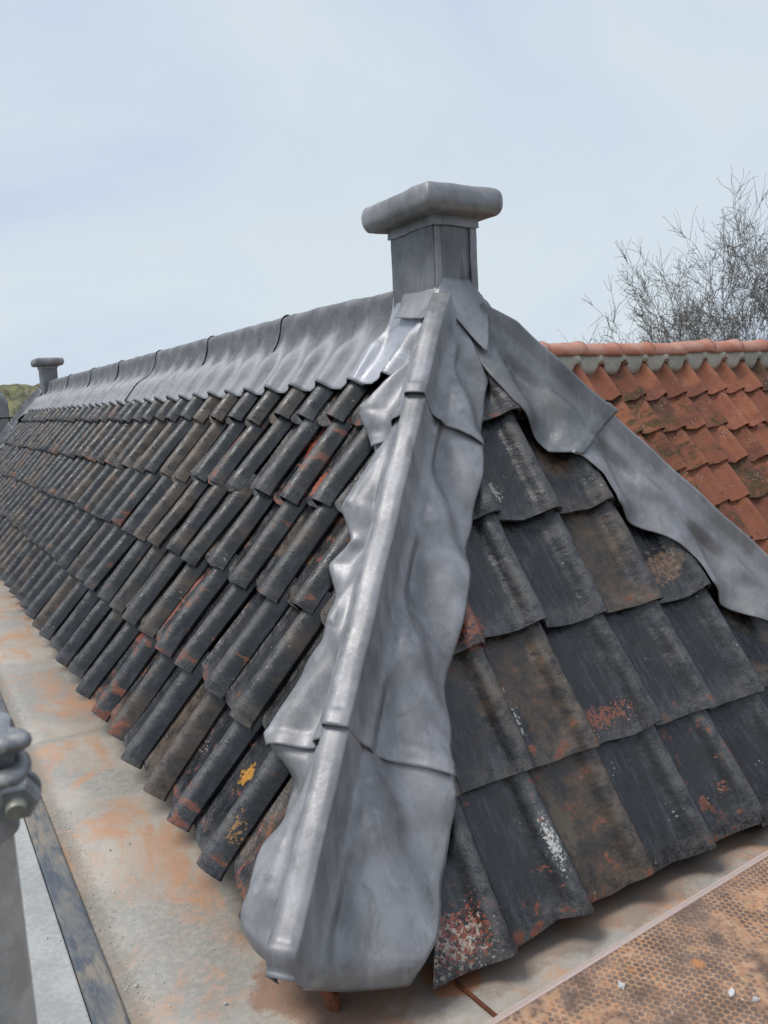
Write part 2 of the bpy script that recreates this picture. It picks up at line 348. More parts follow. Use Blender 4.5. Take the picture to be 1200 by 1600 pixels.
_ax = np.array([-.02, .0, .07, .16, .30, .45, .58, .66, .705, .735, .765, .80, .84, .88, .92, .96, .995, 1.025, 1.05, 1.07])
_ay = np.array([.010, .007, .000, -.005, -.007, -.006, -.002, .004, .011, .022, .034, .046, .054, .057, .056, .050, .042, .031, .020, .012])
def prof(a, k=1.): return k* np.interp(a, _ax, _ay)
LAP = .031; N0 = -.035
class Slope:
    k = 1.
    def __init__(s, O, r, up, n, w, g, u0, s0):
        s.O, s.r, s.up, s.n, s.w, s.g, s.u0, s.s0 = map(lambda x: np.array(x, float) if hasattr(x, '__len__') else x, (O, r, up, n, w, g, u0, s0))
    def top(s, P):
        """height of the tile surface above the slope plane at points P"""
        d = P-s.O; u = d@s.r-s.u0; v = d@s.up-s.s0
        a = (u/s.w) % 1.0; sl_ = v % s.g
        h = s.k*np.where(a < .08, np.maximum(prof(a), prof(a+1)), prof(a))
        return h + LAP*(1-sl_/s.g) + N0
    def plane(s, P): return (P-s.O)@s.n
S_W = Slope((0, 0, 0), (0, -1, 0), (ca, 0, sa), (-sa, 0, ca), .2266, .30, -1.0653-.90*.2266, 0.)
S_S = Slope((0, 0, 0), (1, 0, 0), (0, cb, sb), (0, -sb, cb), .2076, .3081, .4609-1.05*.2076, -.1189)
S_E = Slope((2*W, 0, 0), (0, 1, 0), (-ca, 0, sa), (sa, 0, ca), .2266, .30, .05, 0.)
S_N = Slope((0, YL, 0), (-1, 0, 0), (0, -cb, sb), (0, sb, cb), .2076, .3081, .03, -.1189)

S_S.k = .85

def tiles(slope, umin, umax, nrows, clips, name, mat, parent, na=15, ns=7, L=.385, jit=1., cut=True, label=None):
    w, g = slope.w, slope.g
    k0 = int(math.floor((umin-slope.u0)/w))-1; k1 = int(math.ceil((umax-slope.u0)/w))+1
    aa = np.interp(np.linspace(0, 1, na), np.linspace(0, 1, 9), [.03, .16, .42, .66, .74, .81, .90, .99, 1.07])
    VV, FF, TP, TR, TL = [], [], [], [], []; off = 0
    th = .0095
    for r_ in range(nrows):
        for k in range(k0, k1):
            c = slope.O + slope.r*(slope.u0+(k+.5)*w) + slope.up*(slope.s0+(r_+.4)*g)
            if any((c-q)@nn > .42 for q, nn in clips): continue
            rv = rng.random(3); ju, js, jn = rng.normal(0, 1, 3)*np.array([.003, .0065, .0026])*jit
            rot = rng.normal(0, .013)*jit; tw_ = rng.normal(0, .008)*jit; wav = rng.normal(0, .0016, 4)
            ww = w*(1+rng.normal(0, .012))
            ss_ = np.array([0, .012, .045, .12, .22, .31, L]) if ns == 7 else np.linspace(0, L, ns)
            Am, Sm = np.meshgrid(aa, ss_, indexing='ij')
            chip = .034*np.clip(1-Am/.2, 0, 1) if cut else 0*Am
            ragg = np.interp(aa, np.linspace(0, 1.1, 6), rng.normal(0, .003, 6))[:, None]*jit
            s2 = np.maximum(Sm, chip+ragg*(Sm < .02)) if cut else Sm+ragg*(Sm < .02)
            s2 = np.where(Sm < .02, chip+ragg+Sm, np.maximum(Sm, chip+.013))
            h = prof(Am, slope.k)+LAP*(1-Sm/g)+N0
            h = h - .004*np.exp(-(Sm/.012)**2)                          # rounded nose
            h = h + jn*(1-Sm/L)+tw_*(Am-.5)*(1-Sm/L) + wav[0]*np.sin(Am*5+wav[1]*900)*(Sm/L) + wav[2]*np.sin(Sm*14+k)
            bow = .004*jit*(rv[0]-.5)*np.sin(Sm/L*3.14)*4*(1-0*Am)
            u = slope.u0 + k*w + Am*ww + ju + rot*Sm + bow*.3
            s_ = slope.s0 + r_*g + s2 + js - rot*Am*w
            top = slope.O + u[..., None]*slope.r + s_[..., None]*slope.up + h[..., None]*slope.n
            bot = top - slope.n*th - (slope.r*.004)*(Am[..., None] > .6)
            n_ = na*len(ss_); ncol = len(ss_)
            VV += [top.reshape(-1, 3), bot.reshape(-1, 3)]
            f = grid_faces(na, ncol, off, True) + grid_faces(na, ncol, off+n_)
            for i in range(na-1):
                a0 = off+i*ncol; f.append((a0, a0+ncol, a0+ncol+n_, a0+n_))
                a0 = off+i*ncol+ncol-1; f.append((a0+ncol, a0, a0+n_, a0+ncol+n_))
            for j in range(ncol-1):
                a0 = off+j; f.append((a0+1, a0, a0+n_, a0+1+n_))
                a0 = off+(na-1)*ncol+j; f.append((a0, a0+1, a0+1+n_, a0+n_))
            FF += f; off += 2*n_
            o3 = rng.random(3)*40
            tp = np.stack([Am*w+o3[0], Sm+o3[1], h*0+o3[2]], -1).reshape(-1, 3)
            tl = np.stack([Am, np.minimum(np.abs(Sm), 1), np.clip((prof(Am))/.057, 0, 1)], -1).reshape(-1, 3)
            bt = tp+np.array([0, 0, th])
            TP += [tp, bt]; TL += [tl, tl]; TR += [np.tile(rv, (2*n_, 1))]
    o = mesh_obj(name, np.concatenate(VV), FF, mat, parent, True,
                 {'tpos': ('FLOAT_VECTOR', np.concatenate(TP)), 'trand': ('FLOAT_VECTOR', np.concatenate(TR)), 'tlocal': ('FLOAT_VECTOR', np.concatenate(TL))}, label=label)
    bm = bmesh.new(); bm.from_mesh(o.data)
    pl = parent_world(parent) if parent else Vector((0, 0, 0))
    for q, nn in clips:
        bmesh.ops.bisect_plane(bm, geom=bm.verts[:]+bm.edges[:]+bm.faces[:], plane_co=Vector(q)-pl, plane_no=Vector(nn), clear_outer=True)
    bm.to_mesh(o.data); bm.free()
    o.data.set_sharp_from_angle(angle=math.radians(50))
    return o

roof = thing('tiled_roof', 'long hipped roof of black glazed tiles with grey sheet-lead hips, ridge and two lead chimneys', 'roof')
def nrm2(v): v = np.array(v, float); return v/np.linalg.norm(v)
c1 = (V3(-.050, .060, 0), nrm2((DD, -W, 0))); c2 = (V3(0, YL-.09, 0), nrm2((DD, W, 0)))      # for the west slope: keep inner side
c3 = (V3(.262, -.065, 0), nrm2((-.762, .655, 0))); c4 = (V3(2*W-.12, 0, 0), nrm2((DD, W, 0)))     # for the south hip end
rdg = (V3(W, 0, 0), V3(1, 0, 0))
topw = (S_W.up*1.47, S_W.up)
tiles(S_W, -YL, 0, 5, [c1, c2, rdg, topw], 'tile_covering', M_TILE, roof, na=17, label='long slope of black roll tiles, rolls seen edge on')
tiles(S_S, 0, 2*W, 6, [c3, c4, (S_S.up*1.35, S_S.up)], 'tile_covering', M_TILE, roof, na=19, cut=False, label='hip end of black tiles facing the scaffold board')
tiles(S_E, 0, YL, 5, [(S_E.O+S_E.up*1.47, S_E.up), (V3(2*W, 0, 0), nrm2((-DD, -W, 0))), (V3(2*W, YL, 0), nrm2((-DD, W, 0))), (V3(W, 0, 0), V3(-1, 0, 0))], 'tile_covering', M_TILE, roof, na=9, ns=4, jit=.5)
tiles(S_N, -2*W, 0, 6, [(V3(0, YL, 0), nrm2((-DD, -W, 0))), (V3(2*W, YL, 0), nrm2((DD, -W, 0)))], 'tile_covering', M_TILE, roof, na=9, ns=4, jit=.5)
# boarded core under the tiles
def core():
    k = .055; kh = k/ca; y0 = k/sb; x0 = k/sa
    eb = -.02
    x0 += .10/math.tan(A_); y0 += .10/math.tan(B_)
    v = [(x0, y0, .1), (2*W-x0, y0, .1), (2*W-x0, YL-y0, .1), (x0, YL-y0, .1), (W, DD, H-kh), (W, YL-DD, H-kh)]
    v += [(x0, y0, FLOOR), (2*W-x0, y0, FLOOR), (2*W-x0, YL-y0, FLOOR), (x0, YL-y0, FLOOR)]
    f = [(0, 1, 4), (1, 2, 5, 4), (2, 3, 5), (3, 0, 4, 5), (0, 6, 7, 1), (1, 7, 8, 2), (2, 8, 9, 3), (3, 9, 6, 0)]
    mesh_obj('roof_boarding', v, f, M_DARKWOOD, roof, False)
core()

# ------------------------------------------------------------------ sheet lead
def filt(a, k, op):
    out = a.copy()
    for ax in (0, 1):
        st = []
        for d in range(-k, k+1):
            idx = np.clip(np.arange(a.shape[ax])+d, 0, a.shape[ax]-1); st.append(np.take(out, idx, ax))
        out = np.max(st, 0) if op == 'max' else np.mean(st, 0)
    return out
def hip_sheet(name, E0, t, sides, tlo, thi, parent, mat, tmin=None, lift=0., seed=0, res=.008, label=None, drop=0., roll=.099):
    """one lead sheet dressed over a hip: wing, roll, wing.  sides = [(slope, lateral dir, boundary table)] * 2"""
    nT = int((thi-tlo)/res)+2; tau = np.linspace(0, 1, nT)
    cols = []; (sA, dA, tabA), (sB, dB, tabB) = sides
    m = nrm2(sA.n+sB.n); e = nrm2(dB-dA)
    def wing(sl_, d, tab):
        nv = 30; lam = np.linspace(0, 1, nv); tt, ll = np.meshgrid(tau, lam, indexing='ij')
        T0 = tlo + (tmin(ll, d) if tmin else 0*ll)
        T = T0 + tt*(thi-T0)
        tb = np.array(sorted(tab)); Wd = np.interp(T, tb[:, 0], tb[:, 1])
        v = .034 + ll*(Wd-.034)
        P = E0 + T[..., None]*t + v[..., None]*d
        h = sl_.top(P.reshape(-1, 3)).reshape(T.shape)
        # keep to the own plane near the hip line
        hm = filt(filt(filt(h, int(.034/res), 'max'), int(.028/res), 'mean'), int(.016/res), 'mean'); hm = hm*1.0+.2*(.030-hm)+.12*(hm-filt(filt(h, int(.07/res), 'max'), int(.05/res), 'mean')); hs = np.maximum(hm, h+.001)+.003
        near = np.clip((.074-v)/.034, 0, 1); near = near*near*(3-2*near); hs = hs*(1-near)+near*(.030+0*hs)
        n1 = wob(P.reshape(-1, 3), 9, .004, seed).reshape(T.shape); n2 = wob(P.reshape(-1, 3), 22, .0011, seed+3).reshape(T.shape)
        hs = np.where(v > .064, np.maximum(hs, h+.004), hs)
        kt = np.clip((T-1.60)/.08, 0, 1)*(1 if drop == 0 else 0); hs = hs*(1-kt)+.022*kt
        hs = hs + np.maximum(n1*.8, -.002)*ll + n2*ll
        edge = np.clip((ll-.93)/.07, 0, 1); hs = hs - edge*.003
        lap = 1/(1+np.exp((T-T0-.034)/.0025))
        hs = hs + lift + .0045*lap + .0015*np.exp(-((T-T0)/.012)**2) - drop*np.clip(1-(T-T0)/.05, 0, 1)**2
        # widen the outline with a slightly hand-cut wobble
        P = P + (wob(np.stack([T, T*0, T*0], -1).reshape(-1, 3), 9, .006, seed+9).reshape(T.shape)*ll)[..., None]*d
        return P + hs[..., None]*sl_.n, hs, T
    PA, hA, TA = wing(sA, dA, tabA); PB, hB, TB = wing(sB, dB, tabB)
    # the roll
    T = TA[:, 0]; base = E0 + T[:, None]*t
    lap = np.exp(-((T-tlo)/.028)**2)
    rh = roll - .022*np.clip((T-1.66)/.1, 0, 1) + lift + .0055/(1+np.exp((T-tlo-.036)/.0025)) + .0015*np.sin(T*31+seed)
    roll_pts = []
    rj = wob(np.stack([T, T*0, T*0], -1), 7, .003, seed+5)
    for x, y in ((-.0325, .36), (-.0295, .55), (-.0268, .94), (-.0262, .975), (-.0240, 1.0), (-.008, 1.006), (.006, 1.006), (.0225, 1.0), (.0248, .975), (.0254, .94), (.029, .55), (.033, .36)):
        roll_pts.append(base + (x+rj+(.011 if tmin or lift > .008 and roll > .09 else 0))[:, None]*e + (rh*y)[:, None]*m - drop*.6*(np.clip(1-(T-tlo)/.03, 0, 1)**2)[:, None]*m)
    R_ = np.stack(roll_pts, 1)
    P = np.concatenate([PA[:, ::-1], R_, PB], 1)
    nr, nc = P.shape[:2]
    return mesh_obj(name, P.reshape(-1, 3), grid_faces(nr, nc, flip=True), mat, parent, True, solid=.0024, label=label)

hl = math.sqrt(W*W+DD*DD+H*H)
def hipdirs(E0, sx, sy, sA, sB):
    t = V3(sx*W, sy*DD, H)/hl
    dA = np.cross(sA.n, t); dB = np.cross(sB.n, t)
    if dA@sB.n > 0: dA = -dA           # each wing runs down and away from the other slope
    if dB@sA.n > 0: dB = -dB
    return t, dA, dB
TL_ = [(1.80, .02), (1.613, .073), (1.439, .209), (1.331, .18), (1.309, .171), (1.13, .155), (1.079, .17), (.982, .13), (.922, .19), (.768, .155), (.723, .145), (.596, .151), (.464, .208), (.419, .187), (.408, .173), (.315, .165), (.21, .135), (.126, .123), (.072, .155), (-.2, .155)]
TR_ = [(1.85, .03), (1.721, .07), (1.594, .172), (1.343, .187), (1.243, .195), (1.057, .205), (.852, .21), (.698, .21), (.488, .223), (.45, .238), (.36, .262), (.27, .280), (.19, .278), (.12, .262), (.059, .235), (-.2, .232)]
RH_ = [(1.85, .05), (1.749, .113), (1.604, .188), (1.499, .216), (1.407, .202), (1.329, .216), (1.253, .170), (1.167, .179), (1.086, .215), (1.031, .199), (.942, .175), (.868, .17), (.803, .175), (.73, .2), (.657, .195), (.521, .154), (.4, .19), (.2, .18), (-.1, .18)]
RX_ = [(1.85, .05), (1.6, .18), (-.1, .19)]
E0 = V3(0, 0, 0); t1, dW, dS = hipdirs(E0, 1, 1, S_W, S_S)
def foot(ll, d):
    s_ = ll if d @ dS > .5 else -ll
    return np.interp(s_, [-1, -.75, -.3, 0, .5, 1], [.095, .045, .008, -.012, .006, .038])
near_sides = [(S_W, dW, TL_), (S_S, dS, TR_)]
def smooth_side(x): return x
hip_sheet('hip_lead_sheet', E0, t1, near_sides, 0, .475, roof, M_LEAD, tmin=foot, seed=1, drop=.045, res=.006, label='lowest lead sheet of the near hip with its turned-down foot')
hip_sheet('hip_lead_sheet', E0, t1, near_sides, .428, 1.385, roof, M_LEAD, lift=.009, seed=2, res=.007, label='long middle lead sheet of the near hip')
hip_sheet('hip_lead_sheet', E0, t1, near_sides, 1.335, 1.765, roof, M_LEAD, lift=.018, seed=3, res=.007, label='top lead sheet of the near hip below the chimney')
E1 = V3(2*W, 0, 0); t2, dS2, dE = hipdirs(E1, -1, 1, S_S, S_E)
rs = [(S_S, dS2, RH_), (S_E, dE, RX_)]
hip_sheet('hip_lead_sheet', E1, t2, rs, 0, .33, roof, M_LEAD, seed=4, drop=.03)
hip_sheet('hip_lead_sheet', E1, t2, rs, .29, 1.28, roof, M_LEAD, roll=.064, lift=.004, seed=5, label='lower lead sheet of the right-hand hip')
hip_sheet('hip_lead_sheet', E1, t2, rs, 1.25, 1.775, roof, M_LEAD_DK, roll=.070, lift=.009, seed=6, label='upper lead sheet of the right-hand hip below the chimney')
for (E2, sx, sA, sB, sd_) in ((V3(0, YL, 0), 1, S_W, S_N, 7), (V3(2*W, YL, 0), -1, S_E, S_N, 8)):
    t3, d3, d4 = hipdirs(E2, sx, -1, sA, sB)
    tb = [(1.85, .05), (1.6, .13), (-.1, .13)]
    for a0, a1, lf in ((0, .65, 0), (.6, 1.25, .005), (1.2, 1.8, .01)):
        hip_sheet('hip_lead_sheet', E2, t3, [(sA, d3, tb), (sB, d4, tb)], a0, a1, roof, M_LEAD_DK, lift=lf, seed=sd_, res=.03)

# ridge capping: one-metre sheets, swept out over the tile rolls
RD = np.array([0, .006, .014, .022, .028, .031, .033, .035, .038, .043, .050, .060, .072, .088, .108, .132, .158, .185, .205, .222])
RZ = np.array([1.383, 1.383, 1.380, 1.373, 1.362, 1.349, 1.334, 1.318, 1.301, 1.283, 1.265, 1.247, 1.229, 1.208, 1.184, 1.156, 1.127, 1.0975, 1.0765, 1.0585])
def ridge_sheet(name, ya, yb, mat, parent, lift=0, seed=0, side=1, dmin=0, dz=None, ny=None, label=None, ragged=True, hipcut=0, both=True):
    ny = ny or int((yb-ya)/.0125)+2
    def half(sgn):
        slope = S_W if sgn < 0 else S_E
        rd, rz = (RD, RZ) if dz is None else dz
        q = np.linspace(0, len(rd)-1, 34); d = np.interp(q, range(len(rd)), rd); z = np.interp(q, range(len(rd)), rz)
        Y, D = np.meshgrid(np.linspace(ya, yb, ny), d, indexing='ij'); Z = np.tile(z, (ny, 1))
        if hipcut: Y = np.maximum(Y, 0) if False else Y + (1-(Y-ya)/(yb-ya))*np.clip(D-.09, 0, 1)*-1.35
        Y0 = Y
        P = np.stack([W+sgn*D, Y, Z], -1)
        # rolls: relief over the plane follows the tiles, fading out up the sweep
        a = slope.top(P.reshape(-1, 3)).reshape(Y.shape)
        u = (P.reshape(-1, 3)-slope.O)@slope.r-slope.u0; al = ((u/slope.w) % 1).reshape(Y.shape)
        dq = ((al-.90+.5) % 1)-.5; crest = np.exp(-(np.abs(dq)/np.where(dq < 0, .26, .10))**1.2)
        w_ = np.clip((D-.030)/.115, 0, 1); w_ = w_*w_*(3-2*w_)
        rel = (crest*.052-.010)*w_ + .010*crest**2*np.clip((D-.03)/.03, 0, 1)*(1-w_)
        if dz is not None: rel = rel*np.clip((D-.09)/.05, 0, 1)
        # clear the tiles
        hpl = slope.plane(P.reshape(-1, 3)).reshape(Y.shape)
        need = (np.where(al < .08, np.maximum(prof(al), prof(al+1)), prof(al)) + LAP*.75 + N0 + .007)
        hh = np.maximum(hpl+rel, need*np.clip((D-.08)/.06, 0, 1)+(hpl+rel)*(1-np.clip((D-.08)/.06, 0, 1)))
        add = hh-hpl + lift + .0075*np.exp(-((Y0-ya)/.014)**2)*(1 if ya > 1.1 else .3) - .004*np.clip((Y0-yb+.03)/.02, 0, 1)
        add = add + wob(P.reshape(-1, 3), 8, .004, seed).reshape(Y.shape) + wob(P.reshape(-1, 3), 25, .0016, seed+4).reshape(Y.shape)
        nd = np.where(D < .012, 0, 1)
        nvec = slope.n*np.clip(D/.04, 0, 1)[..., None] + V3(0, 0, 1)*(1-np.clip(D/.04, 0, 1))[..., None]
        P = P + add[..., None]*nvec
        sag = -.012*np.exp(-((Y-1.2)/.25)**2); P[..., 2] += sag*(1-np.clip(D/.15, 0, 1))
        return P
    if both:
        L_ = half(-1); R_ = half(1); P = np.concatenate([L_[:, ::-1], R_[:, 1:]], 1)
    else: P = half(-1)[:, ::-1]
    nr, nc = P.shape[:2]
    return mesh_obj(name, P.reshape(-1, 3), grid_faces(nr, nc, flip=False), mat, parent, True, solid=-.0028 if False else .0028, label=label)
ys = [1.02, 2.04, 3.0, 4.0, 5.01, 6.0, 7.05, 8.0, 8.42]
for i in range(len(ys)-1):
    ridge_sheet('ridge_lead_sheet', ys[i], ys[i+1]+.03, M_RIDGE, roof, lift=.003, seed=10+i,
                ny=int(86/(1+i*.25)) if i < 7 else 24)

# ------------------------------------------------------------------ lead chimneys
def chimney(cy, sgn, label):
    """sgn=+1: the near one (its hip side faces -Y)"""
    hx, hy, zt = .076, .122, 1.556
    F = lambda x, y, z: (W+x, cy+sgn*y, z)
    ch_root = None
    # shaft: rounded-corner tube with the sheet seams as slightly raised bands
    nz_, zz = 26, np.linspace(1.17, zt, 26); ring = []
    def ringpts(hx, hy, r, n=5, m=10):
        pts = []
        for (cx_, cy_, a0) in ((hx-r, -hy+r, -90), (hx-r, hy-r, 0), (-hx+r, hy-r, 90), (-hx+r, -hy+r, 180)):
            for i in range(n+1):
                a = math.radians(a0+90*i/n); pts.append((cx_+r*math.cos(a), cy_+r*math.sin(a)))
        out = []
        for i in range(len(pts)):
            p, q = np.array(pts[i]), np.array(pts[(i+1) % len(pts)])
            k = max(1, int(np.linalg.norm(q-p)/.009))
            for j in range(k): out.append(tuple(p+(q-p)*j/k))
        return out
    V_, nR = [], 0
    for z in zz:
        fl = .022*np.clip((1.36-z)/.12, 0, 1)**2*0
        pts = ringpts(hx, hy, .007); nR = len(pts)
        for x, y in pts:
            nx, ny = (x/hx, 0) if abs(x/hx) > abs(y/hy) else (0, y/hy)
            d = 0
            if ny < -.5:                                     # welted edges of the end face
                d += 0
            else:
                d += .0025
            n_ = mnoise.noise(Vector((x*14, y*14, z*11+cy)))*.0035 + mnoise.noise(Vector((x*45, y*45, z*32)))*.0012
            d += n_
            V_.append(F(x+nx*d, y+ny*d, z))
    Fc = []
    for i in range(nz_-1):
        for j in range(nR):
            a, b = i*nR+j, i*nR+(j+1) % nR; q = (a, b, b+nR, a+nR); Fc.append(q if sgn > 0 else q[::-1])
    o = mesh_obj('chimney', V_, Fc, M_LEAD_DK, roof, True, sharp=40, label=label)
    # collar
    V_, Fc = [], []
    rows = [(1.516, .0035), (1.517, .0085), (1.535, .0075), (1.56, .0075)]
    for z, ex in rows:
        pts = ringpts(hx+ex, hy+ex, .006)
        if not V_: nR2 = len(pts)
        pts = pts[:nR2] if len(pts) >= nR2 else pts+[pts[-1]]*(nR2-len(pts))
        for x, y in pts:
            d = mnoise.noise(Vector((x*25, y*25, z*9+3)))*.0022
            if y < -hy+.001 and (x < -hx+.022 or x > hx-.022): d += .003
            V_.append(F(x*(1+d/hx), y*(1+d/hy), z+.002*math.sin(x*40+y*30)))
    for i in range(len(rows)-1):
        for j in range(nR2):
            a, b = i*nR2+j, i*nR2+(j+1) % nR2; q = (a, b, b+nR2, a+nR2); Fc.append(q if sgn > 0 else q[::-1])
    mesh_obj('collar', V_, Fc, M_LEAD, o, True, sharp=50)
    # folded corner welts on the end face
    for xa, xb in ((-hx-.002, -hx+.021), (hx-.023, hx+.002)):
        G_ = []
        for i in range(24):
            z = 1.25+(1.518-1.25)*i/23
            for j in range(5):
                x = xa+(xb-xa)*j/4+.0022*mnoise.noise(Vector((1, z*16, xa*50)))
                G_.append(F(x, -hy-.0065+.002*mnoise.noise(Vector((x*60, z*22, 2)))-(.001 if 0 < j < 4 else 0), z))
        mesh_obj('corner_welt', G_, grid_faces(24, 5, flip=sgn < 0), M_LEAD, o, True, solid=.0045)
    # cap: pillow-edged slab
    V_, Fc = [], []; CX, CY, R_, zc, rz = .147, .196, .045, 1.586, .040
    prof_ = []
    for i in range(13):
        a = math.radians(-90+180*i/12); prof_.append((math.copysign(abs(math.cos(a))**.75, 1)*.030, math.sin(a)*rz*(1 if a < 0 else 1)))
    rows = [(-.075, -rz*.99)] + [(x-.030, z) for x, z in prof_] + [(-.06, rz+.003), (-.105, rz+.006)]
    first = None
    for dx, z in rows:
        ex, ey = CX+dx, CY+dx
        pts = []
        r = max(.004, min(.034+dx, ex-.002))
        for (cx_, cy_, a0) in ((ex-r, -ey+r, -90), (ex-r, ey-r, 0), (-ex+r, ey-r, 90), (-ex+r, -ey+r, 180)):
            for i in range(9):
                a = math.radians(a0+90*i/8); pts.append((cx_+r*math.cos(a), cy_+r*math.sin(a)))
            nx_ = {-90: (0, 1), 0: (-1, 0), 90: (0, -1), 180: (1, 0)}[a0]; p0 = pts[-1]; ln = 2*((ey if a0 in (-90, 90) else ex)-r)
            for i in range(1, 10): pts.append((p0[0]+nx_[0]*ln*i/10, p0[1]+nx_[1]*ln*i/10))
        n4 = len(pts)
        for x, y in pts:
            d = mnoise.noise(Vector((x*16, y*16, z*10+5)))*.005 + mnoise.noise(Vector((x*50, y*50, z*40)))*.0018
            cr = .003*math.exp(-((abs(x)-abs(y)+(CY-CX))/.006)**2)      # mitred corner bead
            V_.append(F(x*(1+(d+cr)/.15), y*(1+(d+cr)/.19), zc+z+d*.6))
    for i in range(len(rows)-1):
        for j in range(n4):
            a, b = i*n4+j, i*n4+(j+1) % n4; q = (a, b, b+n4, a+n4); Fc.append(q if sgn > 0 else q[::-1])
    top = list(range((len(rows)-1)*n4, len(rows)*n4)); Fc.append(top if sgn > 0 else top[::-1])
    bt = list(range(0, n4)); Fc.append(bt[::-1] if sgn > 0 else bt)
    mesh_obj('cap', V_, Fc, M_LEAD, o, True)
    return o
chimney(.927, 1, 'near square lead-clad chimney with rounded overhanging cap')
chimney(YL-.927, -1, 'small far lead-clad chimney at the distant end of the ridge')
# aprons round the near chimney
AD = np.array([.066, .070, .075, .080, .087, .096, .110, .130, .155, .185, .205, .225])
AZ = np.array([1.345, 1.325, 1.303, 1.283, 1.262, 1.237, 1.205, 1.172, 1.141, 1.108, 1.086, 1.064])
ridge_sheet('chimney_apron', .826, 1.055, M_LEAD_BR, roof, lift=.008, seed=31, dz=(AD, AZ), ny=44, hipcut=1, both=False, label='bright new lead apron dressed down beside the chimney')
def tongue():
    # skirt dressed out from the foot of the shaft: short over the rolls, drawn to a point in front
    hx, hy, cy = .0745, .1205, .927; path = []
    for q in range(9): path.append((-hx, (.5-.5*q/8)*hy*1.0-hy*(q/8), -1, 0, .040+.002*q))
    for q in range(1, 6): a = q/6*math.pi/2; path.append((-hx, -hy, -math.cos(a), -math.sin(a), .056-.012*math.sin(q/6*3.14)))
    for q in range(21):
        b = q/20*2-1; path.append((b*hx, -hy, 0, -1, .050+.085*max(0, 1-abs(b-.1)**1.1)))
    for q in range(1, 6): a = q/6*math.pi/2; path.append((hx, -hy, math.sin(a), -math.cos(a), .050))
    for q in range(12): path.append((hx, -hy+q/11*hy*1.7, 1, 0, .045))
    V_ = []; nr = 16; tB, tA = math.tan(B_), math.tan(A_)
    for (x, y, nx, ny, L_) in path:
        for i in range(nr):
            d = L_*(i/(nr-1)) - .002
            X, Y = W+x+nx*d, cy+y+ny*d
            zr = min(X*tA, (2*W-X)*tA, Y*tB)
            z = zr + .088 + .030*math.exp(-max(d, 0)/.014) + .003*mnoise.noise(Vector((X*22, Y*22, 1)))
            V_.append((X, Y, z))
    mesh_obj('chimney_apron', V_, grid_faces(len(path), nr, flip=True), M_LEAD, roof, True, solid=.0024, label='lead skirt at the foot of the chimney drawn to a point between the two hips')
tongue()

# ------------------------------------------------------------------ gutter round the roof
gut = thing('box_gutter', 'wide flat metal-lined gutter with rust stains running along the eaves of the black roof', 'gutter')
def noisy_plane(x0, x1, y0, y1, z, nx, ny, amp=.003, sc_=4):
    X, Y = np.meshgrid(np.linspace(x0, x1, nx), np.linspace(y0, y1, ny), indexing='ij')
    P = np.stack([X.ravel(), Y.ravel(), X.ravel()*0], -1); P[:, 2] = z+wob(P, sc_, amp)
    return P
# near sheets, each ending in a lap seam across the gutter
seams = [-.9, 1.77, 4.03, 6.3, 8.6, 11.4]
for i in range(5):
    ya, yb = seams[i], seams[i+1]
    ny = 40; P = noisy_plane(-.238, 2.26 if i else 3.9, ya, yb+.02, FLOOR+.003*i*0, 30, ny, .004)
    P[:, 2] += .0018*np.clip((P[:, 1]-(yb-.06))/.06, 0, 1) - .0015*(1-np.clip((P[:, 1]-ya)/.05, 0, 1))
    sk = .02*(P[:, 0]+.2)
    P[:, 1] -= sk*2.0*0
    mesh_obj('gutter_floor', P, grid_faces(30, ny), M_FLOOR, gut, True, solid=.002)
bm = bmesh.new(); bm_box(bm, (-.296, -.9, FLOOR-.06), (-.236, 11.4, FLOOR+.012), .005)
bm_obj('edge_strip', bm, M_STRIP, gut)
bm = bmesh.new(); bm_box(bm, (-.47, -.9, FLOOR-.06), (-.2975, 11.4, FLOOR+.003), .004)
bm_obj('coping', bm, M_STONE, gut)
bm = bmesh.new(); bm_box(bm, (.15, -.40, FLOOR-.01), (3.9, -.262, FLOOR+.035), .006)
bm_obj('gutter_upstand', bm, M_STONE, gut)
# rusty mitre seam and lump under the hip foot
bm = bmesh.new()
M_ = Matrix.Translation((.345, -.07, FLOOR+.004)) @ Matrix.Rotation(math.radians(-85), 4, 'Z')
bm_box(bm, (-.09, -.004, -.004), (.09, .004, .003), .002, M_)
bm_obj('mitre_seam', bm, M_TERRA, gut)
house = thing('house', 'brick house walls below the gutter and roofs', 'house')
bm = bmesh.new(); bm_box(bm, (-.46, -.88, -6), (3.85, 11.3, FLOOR-.062)); bm_obj('wall', bm, M_BRICK, house)
bm = bmesh.new(); bm_box(bm, (3.86, -.60, -6), (8.2, 5.5, FLOOR-.07)); bm_obj('wall', bm, M_BRICK, house)
ter = bpy.data.objects.new('x', None); bpy.data.objects.remove(ter)
def lump(name, c, r, mat, seed, squash=(1, 1, 1)):
    bm = bmesh.new(); bmesh.ops.create_icosphere(bm, subdivisions=3, radius=1)
    for v in bm.verts:
        k = 1+.35*mnoise.noise(v.co*1.6+Vector((seed, 0, 0)))+.15*mnoise.noise(v.co*4+Vector((0, seed, 0)))
        v.co = Vector((v.co.x*r*squash[0]*k, v.co.y*r*squash[1]*k, v.co.z*r*squash[2]*k))+Vector(c)
    return bm_obj(name, bm, mat, None, True)
o = lump('clay_fragment', (.108, .062, FLOOR+.02), .022, M_TERRA, 3, (.7, 1.2, 1.1)); tag(o, 'broken piece of orange clay under the foot of the near lead hip', 'fragment')

